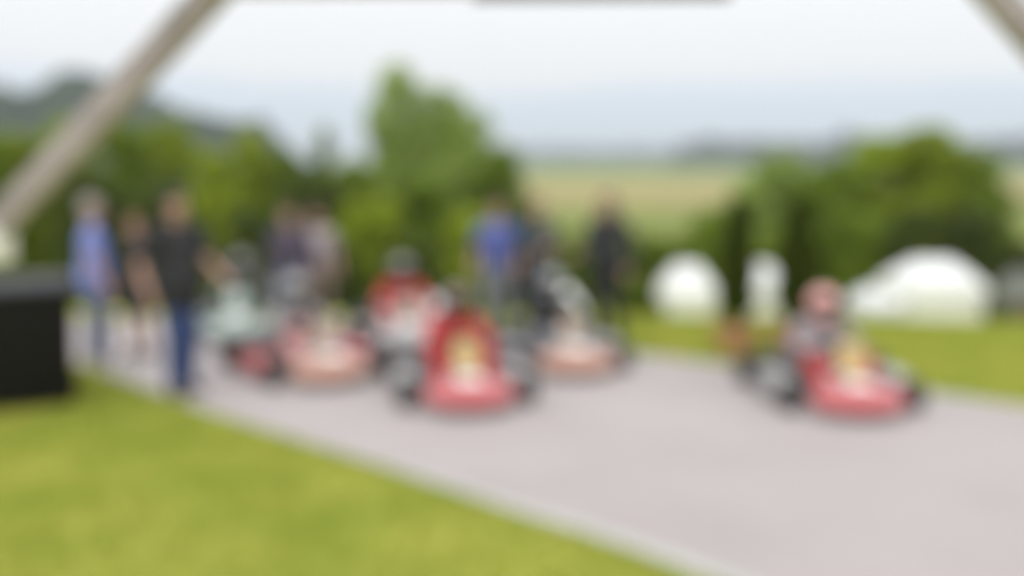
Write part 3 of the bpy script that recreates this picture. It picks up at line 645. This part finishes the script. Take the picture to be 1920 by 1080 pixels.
# ------------------------------------------------------------------ standing people
def person(x, y, rz, H, label, top, bottom, hair, shoes, arms='down', long_sleeve=False, shorts=False, long_hair=False, build=1.0, long_top=False, skirt=None, turn=0.0):
    k = H/1.75; z0 = float(zt(x, y)); r = empty('person', (x, y, max(z0, 0)+.010 if y < 13 else z0), rz); tag(r, label, 'person', 'spectators standing round the karts')
    V_ = lambda *p: Vector(p)*k
    J = {}
    for s, n in ((-1, 'l'), (1, 'r')):
        lead = .05 if s > 0 else -.04
        J['hip'+n] = V_(s*.095, 0, .92); J['kn'+n] = V_(s*.11, .025+lead*.7, .50); J['an'+n] = V_(s*.115, -.02+lead, .085); J['sh'+n] = V_(s*.19*build, -.01, 1.425)
        J['el'+n] = V_(s*.265*build, -.05, 1.14); J['wr'+n] = V_(s*.265*build, .06, .91); J['hd'+n] = V_(0, .25, -1); J['hn'+n] = V_(-s, .1, 0)
    def set_arm(n, el, wr, hd_, hn): J['el'+n] = V_(*el); J['wr'+n] = V_(*wr); J['hd'+n] = Vector(hd_); J['hn'+n] = Vector(hn)
    if arms in ('hip', 'hips'):
        set_arm('r', (.36, -.10, 1.15), (.20, .03, 1.00), (-.5, .6, -.5), (-.6, -.6, 0))
        if arms == 'hips': set_arm('l', (-.36, -.10, 1.15), (-.20, .03, 1.00), (.5, .6, -.5), (.6, -.6, 0))
    elif arms == 'crossed':
        set_arm('r', (.25, .08, 1.16), (.0, .20, 1.20), (-1, .0, .1), (0, -1, 0)); set_arm('l', (-.25, .08, 1.14), (.0, .23, 1.15), (1, .0, .2), (0, -1, 0))
    elif arms == 'forward':
        set_arm('r', (.27, .04, 1.15), (.22, .28, 1.07), (-.2, 1, 0), (0, 0, -1))
    elif arms == 'forward_left':
        set_arm('l', (-.28, .04, 1.15), (-.27, .26, 1.02), (.2, 1, -.2), (.3, 0, -1))
    elif arms == 'reach':
        set_arm('l', (-.30, .02, 1.15), (-.32, .26, 1.02), (0, 1, -.3), (.6, 0, -.6)); set_arm('r', (.25, -.02, 1.15), (.22, .20, .98), (-.2, 1, -.3), (-.6, 0, -.6))
    hc = V_(0, .015, 1.635); hr = Euler((R(-5), 0, R(turn))).to_matrix()
    def torso(bm, g, low=True):
        b = build
        if low: ell(bm, V_(0, -.005, .99), ((.160*b)*k+g, .113*b*k+g, .10*k+g))
        ell(bm, V_(0, .005, 1.11), (.148*b*k+g, .108*b*k+g, .17*k+g)); ell(bm, V_(0, -.005, 1.28), (.170*b*k+g, .118*k+g, .185*k+g))
        for s, n in ((-1, 'l'), (1, 'r')): capsule(bm, V_(s*.06, -.012, 1.445), J['sh'+n]-V_(s*.012, 0, .012), .058*k+g, .052*k+g)
    bm = bmesh.new(); torso(bm, 0); ell(bm, V_(0, -.005, .95), (.15*k, .105*k, .11*k))
    for n in 'lr':
        capsule(bm, J['hip'+n], J['kn'+n], .088*k, .060*k); capsule(bm, J['kn'+n], J['an'+n], .058*k, .038*k); capsule(bm, J['an'+n]-V_(0, .03, .04), J['an'+n]+V_(0, .14, -.055), .036*k, .026*k)
        capsule(bm, J['sh'+n]-V_(0, 0, .012), J['el'+n], .043*k, .040*k); capsule(bm, J['el'+n], J['wr'+n], .041*k, .029*k)
        hand(bm, J['wr'+n], J['hd'+n], J['hn'+n], 1 if n == 'r' else -1, .45, k)
    capsule(bm, V_(0, -.02, 1.43), V_(0, -.003, 1.56), .058*k, .052*k)
    ell(bm, hc+V_(0, -.008, .025), (.076*k, .096*k, .095*k), hr); ell(bm, hc+hr @ V_(0, .02, -.045), (.058*k, .072*k, .068*k), hr)
    capsule(bm, hc+hr @ V_(0, .088, .02), hc+hr @ V_(0, .108, -.018), .009*k, .014*k)
    for s in (-1, 1): ell(bm, hc+hr @ V_(s*.077, -.005, 0), (.011*k, .02*k, .031*k), hr)
    b = link('body', fuse(bm, .0085, 3), M_skin, r)
    for s in (-1, 1):
        bm = bmesh.new(); ell(bm, hc+hr @ V_(s*.031, .082, .018), (.012*k, .008*k, .008*k), hr, 10, 8); obj('eye', bm, M_eye, b)
    bm = bmesh.new(); ell(bm, hc+hr @ V_(0, .087, -.052), (.022*k, .009*k, .008*k), hr, 10, 8); obj('mouth', bm, M_lip, b)
    bm = bmesh.new(); torso(bm, .010*k, True)
    for n in 'lr':
        e = J['el'+n] if long_sleeve else J['sh'+n].lerp(J['el'+n], .72)
        capsule(bm, J['sh'+n]-V_(0, 0, .006), e, .062*k, .057*k)
        if long_sleeve: capsule(bm, J['el'+n], J['el'+n].lerp(J['wr'+n], .93), .055*k, .042*k)
    if long_top:
        ell(bm, V_(0, -.005, .93), (.182*build*k+.012, .130*build*k+.014, .14*k)); ell(bm, V_(0, 0, 1.03), (.165*build*k+.012, .122*build*k+.012, .13*k))
        for n in 'lr': capsule(bm, J['hip'+n], J['hip'+n].lerp(J['kn'+n], .30), .116*k, .112*k)
    link('jacket' if long_sleeve else 'shirt', fuse(bm, .012, 22 if long_top else 9), top, r)
    bm = bmesh.new(); ell(bm, V_(0, -.005, .90 if long_top else .945), (.165*(1 if long_top else build)*k+.004, .115*(1 if long_top else build)*k+.004, (.07 if long_top else .10)*k))
    for n in 'lr':
        if shorts: capsule(bm, J['hip'+n], J['hip'+n].lerp(J['kn'+n], .80), .105*k, .092*k)
        else: capsule(bm, J['hip'+n], J['kn'+n], .102*k, .080*k); capsule(bm, J['kn'+n], J['an'+n]+V_(0, 0, .02), .078*k, .064*k)
    link('shorts' if shorts else 'trousers', fuse(bm, .012, 4), bottom, r)
    for n in 'lr':
        bm = bmesh.new(); a_ = J['an'+n]; capsule(bm, Vector((a_.x, a_.y-.03*k, .046)), Vector((a_.x*1.12, a_.y+.15*k, .038)), .046*k, .038*k); capsule(bm, a_+V_(0, 0, .01), Vector((a_.x, a_.y, .05)), .045*k, .046*k); link('shoe', fuse(bm, .010, 3), shoes, r)
    bm = bmesh.new(); ell(bm, hc+hr @ V_(0, -.030, .066), (.089*k, .104*k, .078*k), hr); ell(bm, hc+hr @ V_(0, -.05, .0), (.085*k, .068*k, .085*k), hr); ell(bm, hc+hr @ V_(.02, .045, .105), (.055*k, .045*k, .024*k), hr)
    if long_hair:
        ell(bm, hc+V_(0, -.07, -.07), (.105*k, .07*k, .15*k)); ell(bm, hc+V_(0, -.10, -.22), (.115*k, .055*k, .15*k))
        for q in (-1, 1): ell(bm, hc+V_(q*.085, -.02, -.09), (.03*k, .06*k, .14*k))
    link('hair', fuse(bm, .011, 2), hair, r)
    return r
Hbr = mat('hair_brown', (.09, .055, .035), .6, var=.25, scale=40); Hdk = mat('hair_dark', (.025, .02, .017), .6, var=.25, scale=40); Hgr = mat('hair_grey', (.33, .29, .26), .6, var=.2, scale=40); Hrd = mat('hair_auburn', (.20, .09, .045), .6, var=.25, scale=40)
Jean = mm('jeans', (.040, .068, .185)); Jean2 = mm('faded_jeans', (.13, .145, .215)); Navy = mm('navy', (.035, .04, .06)); Lblue = mm('light_blue', (.20, .24, .58)); Bblue = mm('bright_blue', (.09, .115, .33)); Green = mm('dark_green', (.025, .045, .05)); Dnavy = mm('dark_purple', (.07, .055, .085)); Palep = mm('pale_pink_grey', (.38, .33, .34)); Sgrey = mm('steel_grey', (.17, .175, .20)); Khaki = mm('khaki', (.24, .19, .14))
Sh1 = mat('shoe_dark', (.05, .045, .045), .6); Sh2 = mat('shoe_pale', (.5, .48, .46), .6)
def gp(px, Y): return gx(px, Y), Y
person(*gp(172, 9.90), R(-60), 1.68, 'person in a light blue shirt and faded jeans near the bin', Lblue, Jean2, Hgr, Sh2, 'down', build=1.2, long_top=True)
person(*gp(253, 10.4), R(150), 1.46, 'person in a black top, navy shorts and bare legs at the left', Cblk, Navy, Hrd, Sh1, 'down', shorts=True, long_sleeve=True, build=1.2)
person(*gp(330, 8.72), R(-125), 1.79, 'person in a long black shirt and blue jeans at the edge of the lawn', Cblk, Jean, Hdk, Sh1, 'forward_left', build=1.3, long_top=True)
person(*gp(541, 11.05), R(170), 1.55, 'person in a dark purple jacket behind the left orange kart', Dnavy, Jean2, Hbr, Sh1, 'down', long_sleeve=True, build=1.1)
person(*gp(592, 11.45), R(200), 1.51, 'person in a pale pinkish grey shirt behind the left orange kart', Palep, Khaki, Hbr, Sh1, 'hip', turn=-15)
person(*gp(932, 11.35), R(165), 1.60, 'person in a bright blue shirt standing behind the centre kart', Bblue, Sgrey, Hbr, Sh1, 'down', build=1.1)
person(*gp(1008, 11.4), R(215), 1.60, 'person in a dark green top next to the bright blue shirt', Green, Navy, Hdk, Sh1, 'crossed', long_sleeve=True, build=1.38)
person(*gp(1140, 11.4), R(135), 1.66, 'person in black with long dark brown hair behind the orange kart', Cblk, Cblk, Hbr, Sh1, 'forward', long_sleeve=True, long_hair=True, build=1.35, long_top=True)
